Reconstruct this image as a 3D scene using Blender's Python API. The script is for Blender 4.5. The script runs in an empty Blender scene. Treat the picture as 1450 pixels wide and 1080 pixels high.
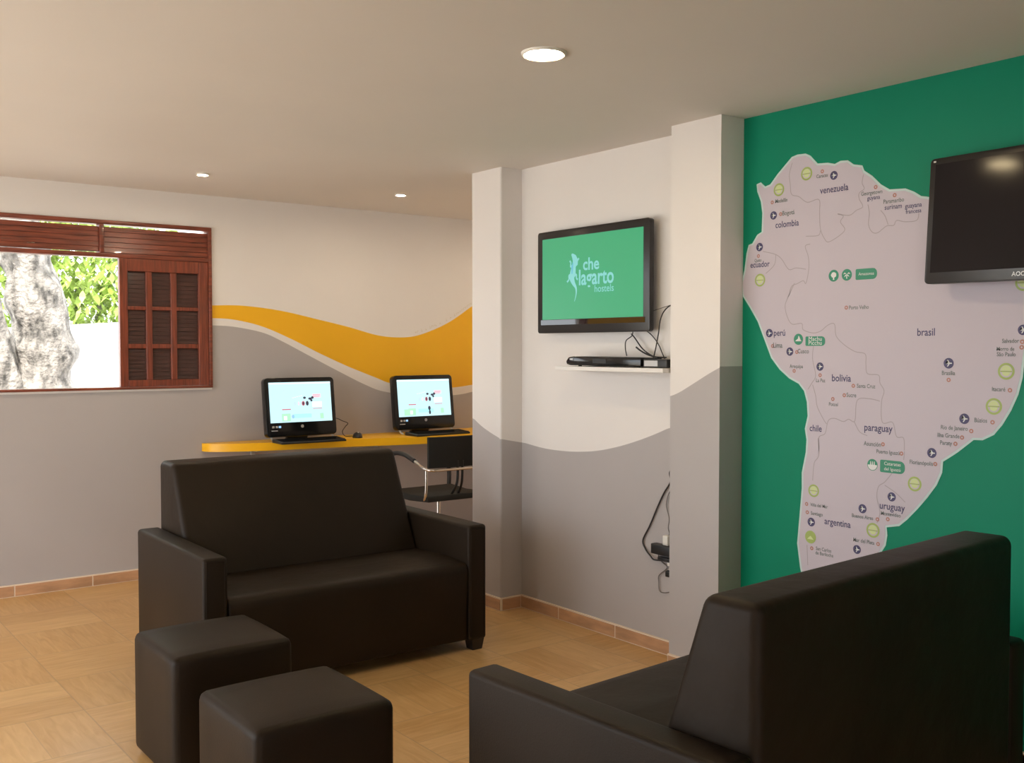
import bpy, bmesh, math, random
from mathutils import Vector, Matrix
random.seed(7)
scene = bpy.context.scene
COL = scene.collection
PI = math.pi

# ---------------------------------------------------------------- camera
YAW, PITCH, FPX = 0.65155, -0.03261, 1435.1
cam_d = bpy.data.cameras.new('camera')
cam = bpy.data.objects.new('camera', cam_d)
COL.objects.link(cam)
cam.location = (0, 0, 1.545)
cam.rotation_euler = (PI / 2 + PITCH, 0, -YAW)
cam_d.sensor_fit = 'HORIZONTAL'
cam_d.sensor_width = 36
cam_d.lens = FPX / 1450 * 36
cam_d.clip_start = 0.05
scene.camera = cam

# ---------------------------------------------------------------- world, sun, exposure
scene.view_settings.view_transform = 'Standard'
scene.view_settings.look = 'None'
scene.view_settings.exposure = 0.58
scene.view_settings.gamma = 1.0
world = bpy.data.worlds.new('sky')
scene.world = world
world.use_nodes = True
bg = world.node_tree.nodes['Background']
bg.inputs[0].default_value = (0.90, 0.95, 1.0, 1)
bg.inputs[1].default_value = 3.2
sun_d = bpy.data.lights.new('sun', 'SUN')
sun_d.energy = 7.0
sun_d.color = (1.0, 0.95, 0.86)
sun_d.angle = math.radians(0.6)
sun = bpy.data.objects.new('sun', sun_d)
COL.objects.link(sun)
sun.rotation_euler = (math.radians(30), math.radians(-25), 0)


def portal(name, loc, rot, sx, sy):
    d = bpy.data.lights.new(name, 'AREA')
    d.shape = 'RECTANGLE'
    d.size = sx
    d.size_y = sy
    d.energy = 1
    d.cycles.is_portal = True
    o = bpy.data.objects.new(name, d)
    COL.objects.link(o)
    o.location = loc
    o.rotation_euler = rot


LX, FY, RX, BY = -1.2, -1.5, 5.4, 6.866      # left wall, front wall, alcove right wall, back wall
H = 2.6
XA, XR = 3.544, 3.70                         # pillar face, recess and green wall face
portal('daylight_portal', (LX - 0.12, 4.3, 1.15), (0, -PI / 2, 0), 2.3, 4.2)
portal('daylight_portal', (-0.15, FY - 0.12, 1.15), (PI / 2, 0, PI), 1.1, 2.3)
portal('daylight_portal', (1.6, BY + 0.14, 1.71), (-PI / 2, 0, 0), 0.9, 0.9)


# ---------------------------------------------------------------- materials
def mat(name, col, rough=0.5, metal=0.0, emit=None, es=0.0, spec=0.5, noise=None, bump=None, coat=0.0):
    m = bpy.data.materials.new(name)
    m.use_nodes = True
    nt = m.node_tree
    b = nt.nodes['Principled BSDF']
    b.inputs['Base Color'].default_value = (*col, 1)
    b.inputs['Roughness'].default_value = rough
    b.inputs['Metallic'].default_value = metal
    b.inputs['Specular IOR Level'].default_value = spec
    b.inputs['Coat Weight'].default_value = coat
    if emit:
        b.inputs['Emission Color'].default_value = (*emit, 1)
        b.inputs['Emission Strength'].default_value = es
    tc = nt.nodes.new('ShaderNodeTexCoord')
    if noise:
        sc, amt = noise[0], noise[1]
        n = nt.nodes.new('ShaderNodeTexNoise')
        n.inputs['Scale'].default_value = sc
        n.inputs['Detail'].default_value = 5
        mp = nt.nodes.new('ShaderNodeMapping')
        if len(noise) > 2:
            mp.inputs['Scale'].default_value = noise[2]
        nt.links.new(tc.outputs['Object'], mp.inputs[0])
        nt.links.new(mp.outputs[0], n.inputs['Vector'])
        r = nt.nodes.new('ShaderNodeValToRGB')
        r.color_ramp.elements[0].position = 0.3
        r.color_ramp.elements[1].position = 0.7
        r.color_ramp.elements[0].color = (*[c * (1 - amt) for c in col], 1)
        r.color_ramp.elements[1].color = (*[min(1, c * (1 + amt)) for c in col], 1)
        nt.links.new(n.outputs['Fac'], r.inputs[0])
        nt.links.new(r.outputs[0], b.inputs['Base Color'])
    if bump:
        n2 = nt.nodes.new('ShaderNodeTexNoise')
        n2.inputs['Scale'].default_value = bump[0]
        n2.inputs['Detail'].default_value = 4
        nt.links.new(tc.outputs['Object'], n2.inputs['Vector'])
        bp = nt.nodes.new('ShaderNodeBump')
        bp.inputs['Strength'].default_value = bump[1]
        bp.inputs['Distance'].default_value = bump[2] if len(bump) > 2 else 0.01
        nt.links.new(n2.outputs['Fac'], bp.inputs['Height'])
        nt.links.new(bp.outputs[0], b.inputs['Normal'])
    return m


M = {}
M['white'] = mat('white_wall_paint', (0.80, 0.755, 0.72), 0.6, noise=(1.5, 0.02), bump=(9, 0.08))
M['ceil'] = mat('ceiling_paint', (0.77, 0.715, 0.66), 0.7, noise=(0.8, 0.03), bump=(4, 0.08))
M['grey'] = mat('grey_wall_paint', (0.44, 0.405, 0.395), 0.42, noise=(1.5, 0.03), bump=(9, 0.08))
M['yellow'] = mat('yellow_wall_paint', (0.90, 0.47, 0.010), 0.45, noise=(2, 0.03))
M['green'] = mat('green_wall_paint', (0.0, 0.225, 0.125), 0.5, spec=0.2, noise=(2, 0.05), bump=(14, 0.1))
M['mapwhite'] = mat('map_vinyl', (0.56, 0.50, 0.565), 0.55)
M['mapedge'] = mat('map_vinyl_edge', (0.52, 0.68, 0.66), 0.5)
M['mapline'] = mat('map_border_grey', (0.40, 0.35, 0.38), 0.6)
M['purple'] = mat('map_dark_purple', (0.055, 0.045, 0.13), 0.5)
M['maptext'] = mat('map_grey_text', (0.13, 0.16, 0.15), 0.6)
M['lime'] = mat('map_lime', (0.36, 0.46, 0.12), 0.5)
M['limelight'] = mat('map_pale_lime', (0.60, 0.68, 0.32), 0.5)
M['mgreen'] = mat('map_green', (0.03, 0.26, 0.15), 0.5)
M['mapred'] = mat('map_red_dot', (0.45, 0.20, 0.15), 0.5)
M['mappaper'] = mat('map_white_mark', (0.75, 0.75, 0.75), 0.5)
M['leather'] = mat('dark_brown_leatherette', (0.019, 0.0118, 0.0066), 0.5, noise=(3, 0.15), bump=(220, 0.25, 0.002), spec=0.16)
M['leather_soft'] = mat('dark_brown_leatherette_soft', (0.019, 0.0118, 0.0066), 0.5, noise=(3, 0.15), bump=(5, 0.25, 0.03), spec=0.16)
M['foot'] = mat('dark_wood_foot', (0.018, 0.012, 0.009), 0.5)
M['wood'] = mat('reddish_brown_wood', (0.20, 0.048, 0.024), 0.35, noise=(6, 0.45, (1, 6, 14)), coat=0.2)
M['wood_v'] = mat('reddish_brown_wood_upright', (0.20, 0.046, 0.022), 0.35, noise=(6, 0.4, (14, 6, 1)), coat=0.2)
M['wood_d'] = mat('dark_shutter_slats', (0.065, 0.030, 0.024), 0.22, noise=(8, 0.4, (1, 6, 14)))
M['desk'] = mat('yellow_laminate', (0.95, 0.50, 0.010), 0.35, noise=(3, 0.02))
M['black'] = mat('glossy_black_plastic', (0.008, 0.008, 0.009), 0.12)
M['bezel'] = mat('dark_bezel_plastic', (0.014, 0.011, 0.010), 0.28)
M['gloss'] = mat('polished_black_strip', (0.004, 0.004, 0.004), 0.03, spec=0.7)
M['black_m'] = mat('matt_black_plastic', (0.015, 0.014, 0.014), 0.45)
M['mesh'] = mat('black_chair_fabric', (0.010, 0.010, 0.009), 0.75, bump=(300, 0.3, 0.002))
M['chrome'] = mat('chrome', (0.75, 0.72, 0.68), 0.18, metal=1.0)
M['silver'] = mat('silver_plastic', (0.55, 0.55, 0.55), 0.3, metal=0.4)
M['cable'] = mat('black_cable', (0.02, 0.018, 0.018), 0.5)
M['cable_g'] = mat('grey_cable', (0.16, 0.14, 0.13), 0.5)
M['plug'] = mat('white_plug_plastic', (0.75, 0.72, 0.66), 0.4)
M['shelf'] = mat('white_shelf_laminate', (0.80, 0.77, 0.73), 0.35)
M['trim'] = mat('white_lamp_trim', (0.85, 0.82, 0.76), 0.4)
M['lamp'] = mat('warm_lamp_lens', (1, 0.9, 0.7), 0.4, emit=(1.0, 0.78, 0.45), es=150)
M['lamp_s'] = mat('warm_small_lamp_lens', (1, 0.9, 0.7), 0.4, emit=(1.0, 0.84, 0.62), es=400)
M['lcd_dark'] = mat('switched_off_lcd', (0.024, 0.020, 0.021), 0.11, spec=0.07)
M['lcd_green'] = mat('green_lit_lcd', (0.01, 0.02, 0.02), 0.35, emit=(0.024, 0.25, 0.105), es=1.0)
M['lcd_logo'] = mat('pale_blue_lit_logo', (0.02, 0.02, 0.02), 0.35, emit=(0.155, 0.43, 0.41), es=1.0)
M['lcd_logo_b'] = mat('blue_lit_logo_shade', (0.02, 0.02, 0.02), 0.35, emit=(0.07, 0.32, 0.42), es=1.0)
M['lcd_page'] = mat('white_lit_page', (0.02, 0.02, 0.02), 0.3, emit=(0.55, 0.86, 0.93), es=0.85)
for nm, c in dict(pg_grey=(0.45, 0.62, 0.66), pg_dark=(0.03, 0.03, 0.05), pg_red=(0.50, 0.10, 0.14), pg_pink=(0.80, 0.55, 0.62),
                  pg_green=(0.35, 0.75, 0.45), pg_cyan=(0.35, 0.85, 0.85), pg_blue=(0.25, 0.45, 0.65), pg_pale=(0.82, 0.97, 1.0)).items():
    M[nm] = mat('lit_' + nm, (0.02, 0.02, 0.02), 0.3, emit=c, es=1.0)
M['bark'] = mat('pale_mottled_bark', (0.23, 0.21, 0.19), 0.9, noise=(14, 0.8, (1, 1, 0.45)), bump=(26, 0.9, 0.04))
M['leaf'] = mat('bright_leaves', (0.40, 0.52, 0.13), 0.5, noise=(3, 0.5))
M['concrete'] = mat('pale_concrete', (0.62, 0.60, 0.56), 0.9, noise=(2, 0.06))
M['outwhite'] = mat('whitewashed_wall', (0.86, 0.86, 0.84), 0.8)
M['grout'] = mat('light_grout', (0.80, 0.66, 0.52), 0.7)
M['btile'] = mat('terracotta_skirting_tile', (0.52, 0.29, 0.155), 0.45, noise=(5, 0.25, (1, 1, 4)))


def floor_material():
    m = bpy.data.materials.new('wood_look_floor_tiles')
    m.use_nodes = True
    nt = m.node_tree
    N, L = nt.nodes, nt.links
    b = N['Principled BSDF']

    def math_(op, a, c=None, clamp=False):
        n = N.new('ShaderNodeMath')
        n.operation = op
        n.use_clamp = clamp
        for i, v in enumerate((a, c)):
            if v is None:
                continue
            if isinstance(v, (int, float)):
                n.inputs[i].default_value = v
            else:
                L.new(v, n.inputs[i])
        return n.outputs[0]
    tc = N.new('ShaderNodeTexCoord')
    sp = N.new('ShaderNodeSeparateXYZ')
    L.new(tc.outputs['Object'], sp.inputs[0])
    S = 0.47
    x = math_('DIVIDE', math_('ADD', sp.outputs[0], 10.135), S)
    y = math_('DIVIDE', math_('ADD', sp.outputs[1], 10.05), S)
    fx, fy = math_('FLOOR', x), math_('FLOOR', y)
    par = math_('MODULO', math_('ADD', fx, fy), 2.0)
    u, v = math_('FRACT', x), math_('FRACT', y)
    # swap the plank direction from cell to cell
    mix = N.new('ShaderNodeMix')
    mix.data_type = 'FLOAT'
    L.new(par, mix.inputs[0]); L.new(u, mix.inputs[2]); L.new(v, mix.inputs[3])
    a = mix.outputs[0]
    mix2 = N.new('ShaderNodeMix')
    mix2.data_type = 'FLOAT'
    L.new(par, mix2.inputs[0]); L.new(v, mix2.inputs[2]); L.new(u, mix2.inputs[3])
    c = mix2.outputs[0]          # across the planks
    c2 = math_('MULTIPLY', c, 2.0)
    pc = math_('FRACT', c2)
    pid = math_('FLOOR', c2)
    # joints
    def edge(t, w):
        d = math_('SUBTRACT', 0.5, math_('ABSOLUTE', math_('SUBTRACT', t, 0.5)))
        return math_('LESS_THAN', d, w)
    j = math_('MAXIMUM', edge(a, 0.006), edge(c, 0.006))
    j2 = math_('MULTIPLY', edge(pc, 0.010), 0.65)
    joint = math_('MAXIMUM', j, j2)
    # tone per plank
    cv = N.new('ShaderNodeCombineXYZ')
    L.new(fx, cv.inputs[0]); L.new(fy, cv.inputs[1]); L.new(pid, cv.inputs[2])
    wn = N.new('ShaderNodeTexWhiteNoise')
    L.new(cv.outputs[0], wn.inputs['Vector'])
    # grain
    gv = N.new('ShaderNodeCombineXYZ')
    L.new(math_('MULTIPLY', a, 1.6), gv.inputs[0]); L.new(math_('MULTIPLY', c, 11.0), gv.inputs[1])
    L.new(math_('MULTIPLY', wn.outputs['Value'], 40.0), gv.inputs[2])
    gn = N.new('ShaderNodeTexNoise')
    gn.inputs['Scale'].default_value = 1.6
    gn.inputs['Detail'].default_value = 5
    gn.inputs['Distortion'].default_value = 0.8
    L.new(gv.outputs[0], gn.inputs['Vector'])
    f = math_('ADD', math_('MULTIPLY', gn.outputs['Fac'], 0.75), math_('MULTIPLY', wn.outputs['Value'], 0.28))
    r = N.new('ShaderNodeValToRGB')
    e = r.color_ramp.elements
    e[0].position, e[0].color = 0.25, (0.50, 0.270, 0.090, 1)
    e[1].position, e[1].color = 0.80, (0.70, 0.445, 0.195, 1)
    L.new(f, r.inputs[0])
    mc = N.new('ShaderNodeMix')
    mc.data_type = 'RGBA'
    L.new(math_('MULTIPLY', joint, 0.5), mc.inputs[0])
    L.new(r.outputs[0], mc.inputs[6])
    mc.inputs[7].default_value = (0.34, 0.21, 0.11, 1)
    L.new(mc.outputs[2], b.inputs['Base Color'])
    b.inputs['Roughness'].default_value = 0.33
    bp = N.new('ShaderNodeBump')
    bp.inputs['Strength'].default_value = 0.25
    bp.inputs['Distance'].default_value = 0.003
    L.new(math_('SUBTRACT', gn.outputs['Fac'], math_('MULTIPLY', joint, 0.8)), bp.inputs['Height'])
    L.new(bp.outputs[0], b.inputs['Normal'])
    return m


M['floor'] = floor_material()


# ---------------------------------------------------------------- mesh helpers
def new_obj(name, bm, mats, parent=None, loc=(0, 0, 0), rot=(0, 0, 0), smooth=None):
    bmesh.ops.recalc_face_normals(bm, faces=bm.faces)
    me = bpy.data.meshes.new(name)
    bm.to_mesh(me)
    bm.free()
    if not isinstance(mats, (list, tuple)):
        mats = [mats]
    for m in mats:
        me.materials.append(m)
    if smooth is not None:
        me.shade_smooth() if smooth >= 180 else shade_auto(me, smooth)
    o = bpy.data.objects.new(name, me)
    COL.objects.link(o)
    o.location = loc
    o.rotation_euler = rot
    if parent:
        o.parent = parent
    return o


def shade_auto(me, ang):
    me.shade_smooth()
    me.set_sharp_from_angle(angle=math.radians(ang))


def empty(name, loc=(0, 0, 0), rotz=0, label=None, cat=None, group=None, kind=None):
    o = bpy.data.objects.new(name, None)
    COL.objects.link(o)
    o.empty_display_size = 0.1
    o.location = loc
    o.rotation_euler = (0, 0, rotz)
    tag(o, label, cat, group, kind)
    return o


def tag(o, label=None, cat=None, group=None, kind=None):
    if label: o['label'] = label
    if cat: o['category'] = cat
    if group: o['group'] = group
    if kind: o['kind'] = kind
    return o


def box(bm, x0, x1, y0, y1, z0, z1, r=0.0, seg=3, mi=0):
    t = bmesh.new()
    vs = [t.verts.new((x, y, z)) for x in (x0, x1) for y in (y0, y1) for z in (z0, z1)]
    for f in ((0, 1, 3, 2), (4, 6, 7, 5), (0, 4, 5, 1), (2, 3, 7, 6), (0, 2, 6, 4), (1, 5, 7, 3)):
        t.faces.new([vs[i] for i in f])
    if r > 0:
        bmesh.ops.bevel(t, geom=t.edges[:], offset=r, segments=seg, profile=0.5, affect='EDGES')
    merge(bm, t, mi)


def merge(bm, t, mi=0, mtx=None):
    if mtx is not None:
        bmesh.ops.transform(t, matrix=mtx, verts=t.verts)
    mp = {}
    for v in t.verts:
        mp[v] = bm.verts.new(v.co)
    for f in t.faces:
        try:
            nf = bm.faces.new([mp[v] for v in f.verts])
            nf.material_index = mi if mi else f.material_index
            nf.smooth = f.smooth
        except ValueError:
            pass
    t.free()


def prism(bm, pts, axis, a, b, r=0.0, seg=3, mi=0):
    """polygon pts extruded along axis from a to b; axis 'x' takes (y,z), 'z' takes (x,y), 'y' takes (x,z)"""
    t = bmesh.new()

    def V(p, w):
        return {'x': (w, p[0], p[1]), 'y': (p[0], w, p[1]), 'z': (p[0], p[1], w)}[axis]
    A = [t.verts.new(V(p, a)) for p in pts]
    B = [t.verts.new(V(p, b)) for p in pts]
    t.faces.new(A)
    t.faces.new(B[::-1])
    n = len(pts)
    for i in range(n):
        t.faces.new((A[i], B[i], B[(i + 1) % n], A[(i + 1) % n]))
    bmesh.ops.recalc_face_normals(t, faces=t.faces)
    if r > 0:
        bmesh.ops.bevel(t, geom=t.edges[:], offset=r, segments=seg, profile=0.5, affect='EDGES')
    else:
        bmesh.ops.triangulate(t, faces=[f for f in t.faces if len(f.verts) > 4])
    merge(bm, t, mi)


def cyl(bm, c, r, h, axis='z', n=24, r2=None, mi=0):
    t = bmesh.new()
    bmesh.ops.create_cone(t, cap_ends=True, segments=n, radius1=r, radius2=r if r2 is None else r2, depth=h)
    R = {'z': Matrix(), 'x': Matrix.Rotation(PI / 2, 4, 'Y'), 'y': Matrix.Rotation(PI / 2, 4, 'X')}[axis]
    merge(bm, t, mi, Matrix.Translation(c) @ R)


def smooth_path(pts, sub=6):
    P = [Vector(p) for p in pts]
    if len(P) < 3:
        return P
    out = []
    for i in range(len(P) - 1):
        p0, p1, p2, p3 = P[max(i - 1, 0)], P[i], P[i + 1], P[min(i + 2, len(P) - 1)]
        for k in range(sub):
            t = k / sub
            out.append(0.5 * ((2 * p1) + (p2 - p0) * t + (2 * p0 - 5 * p1 + 4 * p2 - p3) * t * t + (3 * p1 - p0 - 3 * p2 + p3) * t ** 3))
    out.append(P[-1])
    return out


def tube(bm, pts, r, n=8, mi=0, radii=None, wob=0.0):
    P = [Vector(p) for p in pts]
    rings = []
    up = Vector((0.013, 0.021, 1))
    for i, p in enumerate(P):
        d = (P[min(i + 1, len(P) - 1)] - P[max(i - 1, 0)]).normalized()
        a = d.cross(up)
        if a.length < 0.05:
            a = d.cross(Vector((1, 0.02, 0)))
        a.normalize()
        if rings:
            a0 = rings[-1][1]
            a = (a0 - d * a0.dot(d)).normalized()
        b = d.cross(a).normalized()
        rr = radii[i] if radii else r
        vs = []
        for k in range(n):
            q = rr * (1 + wob * (math.sin(k * 2.1 + i * 0.7) + math.sin(k * 0.9 - i * 1.3)) * 0.5)
            vs.append(bm.verts.new(p + (a * math.cos(2 * PI * k / n) + b * math.sin(2 * PI * k / n)) * q))
        rings.append((vs, a))
    for i in range(len(rings) - 1):
        A, B = rings[i][0], rings[i + 1][0]
        for k in range(n):
            f = bm.faces.new((A[k], A[(k + 1) % n], B[(k + 1) % n], B[k]))
            f.material_index = mi
            f.smooth = True
    for e in (rings[0][0][::-1], rings[-1][0]):
        f = bm.faces.new(e)
        f.material_index = mi


def text_mesh(body, width=None, size=0.05, bold=0.0, align='CENTER', depth=0.0004):
    """bmesh of a line of text lying in the XY plane, centred on the origin, scaled to width"""
    c = bpy.data.curves.new('text', 'FONT')
    c.body = body
    c.size = 1
    c.offset = bold
    c.extrude = 0
    c.align_x = 'LEFT'
    c.resolution_u = 3
    o = bpy.data.objects.new('text', c)
    COL.objects.link(o)
    dg = bpy.context.evaluated_depsgraph_get()
    me = bpy.data.meshes.new_from_object(o.evaluated_get(dg))
    bpy.data.objects.remove(o)
    bpy.data.curves.remove(c)
    t = bmesh.new()
    t.from_mesh(me)
    bpy.data.meshes.remove(me)
    xs = [v.co.x for v in t.verts]
    ys = [v.co.y for v in t.verts]
    w = max(xs) - min(xs)
    s = width / w if width else size
    cx, cy = (max(xs) + min(xs)) / 2, 0.26
    if align == 'LEFT':
        cx = min(xs)
    for v in t.verts:
        v.co = Vector(((v.co.x - cx) * s, (v.co.y - cy) * s, 0))
    return t


# a sign surface that faces -X (right wall): local x -> -Y, local y -> +Z
def on_right_wall(x, y, z):
    return Matrix(((0, 0, -1, x), (-1, 0, 0, y), (0, 1, 0, z), (0, 0, 0, 1)))


# a surface that faces -Y (back wall): local x -> +X, local y -> +Z
def on_back_wall(x, y, z):
    return Matrix(((1, 0, 0, x), (0, 0, -1, y), (0, 1, 0, z), (0, 0, 0, 1)))


def lerp_curve(P, t):
    P = sorted(P)
    if t <= P[0][0]: return P[0][1]
    for a, b in zip(P, P[1:]):
        if t <= b[0]:
            return a[1] + (b[1] - a[1]) * (t - a[0]) / (b[0] - a[0])
    return P[-1][1]


def densify(P, n=8):
    return [(q.x, q.y) for q in smooth_path([(a, b, 0) for a, b in P], n)]

# ---------------------------------------------------------------- measured outlines (metres: y or x along the wall, z up)
OUTLINE=[(3.014,2.291),(2.99,2.297),(2.965,2.275),(2.937,2.281),(2.898,2.321),(2.821,2.386),(2.791,2.392),(2.749,2.39),(2.723,2.377),(2.686,2.338),(2.635,2.334),
    (2.6,2.324),(2.572,2.333),(2.537,2.33),(2.509,2.309),(2.468,2.299),(2.458,2.276),(2.421,2.25),(2.381,2.21),(2.342,2.185),(2.272,2.18),(2.235,2.163),(2.204,2.142),
    (2.18,2.137),(2.1,2.112),(2.001,2.058),(1.906,2.002),(1.814,1.949),(1.738,1.9),(1.7,1.833),(1.702,1.765),(1.728,1.704),(1.766,1.629),(1.785,1.553),(1.794,1.476),
    (1.797,1.44),(1.812,1.377),(1.837,1.318),(1.868,1.264),(1.9,1.224),(1.943,1.201),(1.977,1.2),(2.038,1.149),(2.057,1.135),(2.098,1.107),(2.101,1.064),(2.123,1.013),
    (2.161,0.96),(2.201,0.911),(2.247,0.861),(2.281,0.831),(2.337,0.818),(2.333,0.785),(2.34,0.743),(2.367,0.701),(2.445,0.653),(2.477,0.594),(2.517,0.512),
    (2.551,0.415),(2.591,0.3),(2.655,0.3),(2.719,0.442),(2.757,0.581),(2.774,0.686),(2.763,0.806),(2.752,0.932),(2.753,1.001),(2.733,1.092),(2.73,1.147),(2.739,1.195),
    (2.725,1.251),(2.73,1.312),(2.745,1.359),(2.774,1.39),(2.824,1.412),(2.876,1.45),(2.924,1.502),(2.964,1.587),(3.001,1.666),(3.047,1.732),(3.093,1.791),
    (3.098,1.85),(3.081,1.903),(3.069,1.982),(3.057,2.02),(3.036,2.025),(3.008,2.062),(2.983,2.073),(2.98,2.157),(2.989,2.21),(3.01,2.258)]
BORDERS=[[(2.817,2.36),(2.832,2.312),(2.827,2.267),(2.819,2.222),(2.781,2.208),(2.736,2.178),(2.677,2.183),(2.673,2.124),(2.668,2.057),(2.646,2.012),(2.624,1.998),
    (2.568,2.023),(2.547,2.045),(2.569,2.077),(2.555,2.1),(2.583,2.112),(2.527,2.1),(2.493,2.117),(2.463,2.129),(2.48,2.163),(2.48,2.187),(2.457,2.202),(2.467,2.227),
    (2.461,2.261)],[(2.439,2.135),(2.432,2.099),(2.435,2.052),(2.418,2.021),(2.392,2.016),(2.353,2.039),(2.321,2.039),(2.308,2.057),(2.27,2.048),(2.221,2.049),
    (2.212,2.076)],[(2.38,2.105),(2.36,2.08),(2.346,2.044)],[(2.668,2.05),(2.679,2.03),(2.742,2.032)],[(2.719,1.996),(2.745,1.989),(2.729,1.944),(2.725,1.894),
    (2.739,1.829),(2.754,1.84),(2.784,1.829),(2.815,1.818),(2.83,1.774)],[(2.974,1.984),(2.906,1.966),(2.87,1.942),(2.831,1.894),(2.793,1.898),(2.74,1.889)],[(2.902,1.963),
    (2.91,1.919),(2.957,1.883)],[(2.8,1.831),(2.832,1.774),(2.849,1.733),(2.836,1.684),(2.81,1.652),(2.76,1.654),(2.752,1.627),(2.703,1.612),(2.663,1.619),
    (2.624,1.645),(2.593,1.648),(2.584,1.598),(2.545,1.561),(2.492,1.532),(2.444,1.522),(2.44,1.48),(2.432,1.441),(2.381,1.436),(2.374,1.404),(2.355,1.372),
    (2.366,1.327),(2.361,1.244),(2.315,1.247),(2.297,1.191),(2.266,1.187),(2.262,1.137)],[(2.694,1.572),(2.702,1.504),(2.685,1.429),(2.704,1.395),(2.724,1.367)],[(2.7,1.388),
    (2.684,1.341),(2.675,1.294),(2.643,1.241),(2.627,1.222)],[(2.373,1.33),(2.423,1.338),(2.479,1.329),(2.489,1.243),(2.519,1.248),(2.545,1.237),(2.588,1.248),
    (2.619,1.236),(2.634,1.181),(2.665,1.162),(2.665,1.104)],[(2.492,1.24),(2.466,1.199),(2.429,1.185)],[(2.669,1.158),(2.665,1.084),(2.688,1.048),(2.695,0.972)],[(2.312,1.044),
    (2.347,1.002),(2.375,0.98),(2.382,0.934),(2.367,0.877),(2.38,0.83)],[(2.347,0.989),(2.297,0.963),(2.255,0.93)],[(2.721,0.687),(2.716,0.598)],[(2.261,1.134),
    (2.264,1.099)]]
AIRPORTS=[(2.603,2.276,0.0185),(2.916,2.14,0.0185),(2.993,2.005,0.019),(2.934,1.614,0.019),(2.821,1.531,0.0185),(2.663,1.467,0.018),(2.08,1.488,0.0205),
    (2.014,1.278,0.02),(1.798,1.612,0.019),(2.144,1.137,0.0195),(2.315,0.945,0.0185),(2.448,0.88,0.019),(2.7,0.79,0.019),(2.472,0.706,0.0185)]
RINGS=[(2.741,2.302,0.029),(2.888,2.251,0.0285),(2.989,1.855,0.029),(1.857,1.461,0.031),(1.901,1.33,0.031),(2.215,1.008,0.0295),(2.689,0.928,0.0275),(2.398,0.797,0.0305),
    (2.703,0.724,0.028),(1.799,1.783,0.0305)]
GREENS=[(2.599,1.853,0.025),(2.535,1.853,0.0245),(2.776,1.585,0.0245),(2.404,1.067,0.024)]
COUNTRIES=[('venezuela',2.602,2.217,0.14),('colombia',2.842,2.093,0.126),('ecuador',2.99,1.924,0.109),('guyana',2.413,2.159,0.059),('surinam',2.324,2.112,0.076),
    ('guayana',2.236,2.108,0.072),('francesa',2.235,2.085,0.067),('perú',2.878,1.612,0.062),('bolivia',2.556,1.417,0.093),('chile',2.682,1.197,0.062),('paraguay',2.379,1.217,0.129),
    ('brasil',2.175,1.606,0.074),('uruguay',2.312,0.902,0.113),('argentina',2.568,0.802,0.129)]
CITIES=[('Caracas',2.662,2.281,0.057),('Medellín',2.874,2.2,0.066),('Bogotá',2.835,2.142,0.065),('Quito',3.001,1.944,0.04),('Georgetown',2.422,2.18,0.098),
    ('Paramaribo',2.322,2.136,0.091),('Porto Velho',2.476,1.714,0.093),('Lima',2.887,1.557,0.051),('Cusco',2.75,1.531,0.059),('Arequipa',2.786,1.465,0.071),
    ('La Paz',2.659,1.406,0.047),('Santa Cruz',2.438,1.388,0.086),('Sucre',2.507,1.348,0.047),('Potosí',2.593,1.306,0.046),('Asunción',2.406,1.151,0.079),('Puerto Iguazú',2.334,1.123,0.104),
    ('Florianópolis',2.188,1.093,0.099),('Montevideo',2.318,0.872,0.088),('Buenos Aires',2.448,0.845,0.1),('Mar del Plata',2.44,0.744,0.099),('Viña del Mar',2.661,0.865,0.09),
    ('Santiago',2.672,0.828,0.061),('San Carlos',2.636,0.678,0.078),('de Bariloche',2.632,0.659,0.09),('Brasília',2.08,1.449,0.054),('Salvador',1.843,1.571,0.062),
    ('Morro de',1.861,1.542,0.065),('São Paulo',1.858,1.522,0.07),('Itacaré',1.884,1.393,0.05),('Búzios',1.95,1.274,0.049),('Rio de Janeiro',2.054,1.239,0.108),
    ('Ilha Grande',2.077,1.208,0.089),('Paraty',2.086,1.179,0.049)]
DOTS=[(2.661,2.301),(2.924,2.199),(2.877,2.142),(2.999,1.965),(2.404,2.202),(2.318,2.159),(2.536,1.716),(2.916,1.556),(2.784,1.529),(2.797,1.446),(2.662,1.43),
    (2.498,1.389),(2.541,1.348),(2.597,1.33),(2.357,1.155),(2.274,1.124),(2.129,1.095),(2.331,0.852),(2.378,0.845),(2.374,0.744),(2.725,0.866),(2.721,0.83),
    (2.696,0.676),(2.079,1.424),(1.8,1.569),(1.802,1.549),(1.842,1.392),(1.905,1.271),(1.986,1.233),(2.022,1.206),(2.048,1.18)]
PILLS=[(('Amazonas',),2.493,2.393,1.874,1.829),(('Machu','Picchu'),2.739,2.638,1.597,1.556),(('Cataratas','del Iguazú'),2.369,2.258,1.092,1.041)]
YT=[(2.614,1.843),(2.842,1.847),(3.129,1.818),(3.431,1.759),(3.667,1.71),(3.913,1.65),(4.083,1.632),(4.257,1.641),(4.436,1.692),(4.619,1.771),(4.818,1.892)]
YB=[(2.613,1.755),(2.77,1.748),(2.983,1.703),(3.202,1.617),(3.429,1.512),(3.666,1.411),(3.911,1.32),(4.047,1.273),(4.349,1.227),(4.637,1.227),(4.817,1.244)]
GT=[(2.613,1.705),(2.77,1.698),(2.982,1.66),(3.127,1.602),(3.352,1.491),(3.586,1.376),(3.828,1.263),(3.995,1.208),(4.349,1.159),(4.674,1.166),(4.817,1.186)]
G_P1=[(5.033,1.12),(4.948,1.078),(4.848,1.042),(4.752,1.014)]
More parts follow.
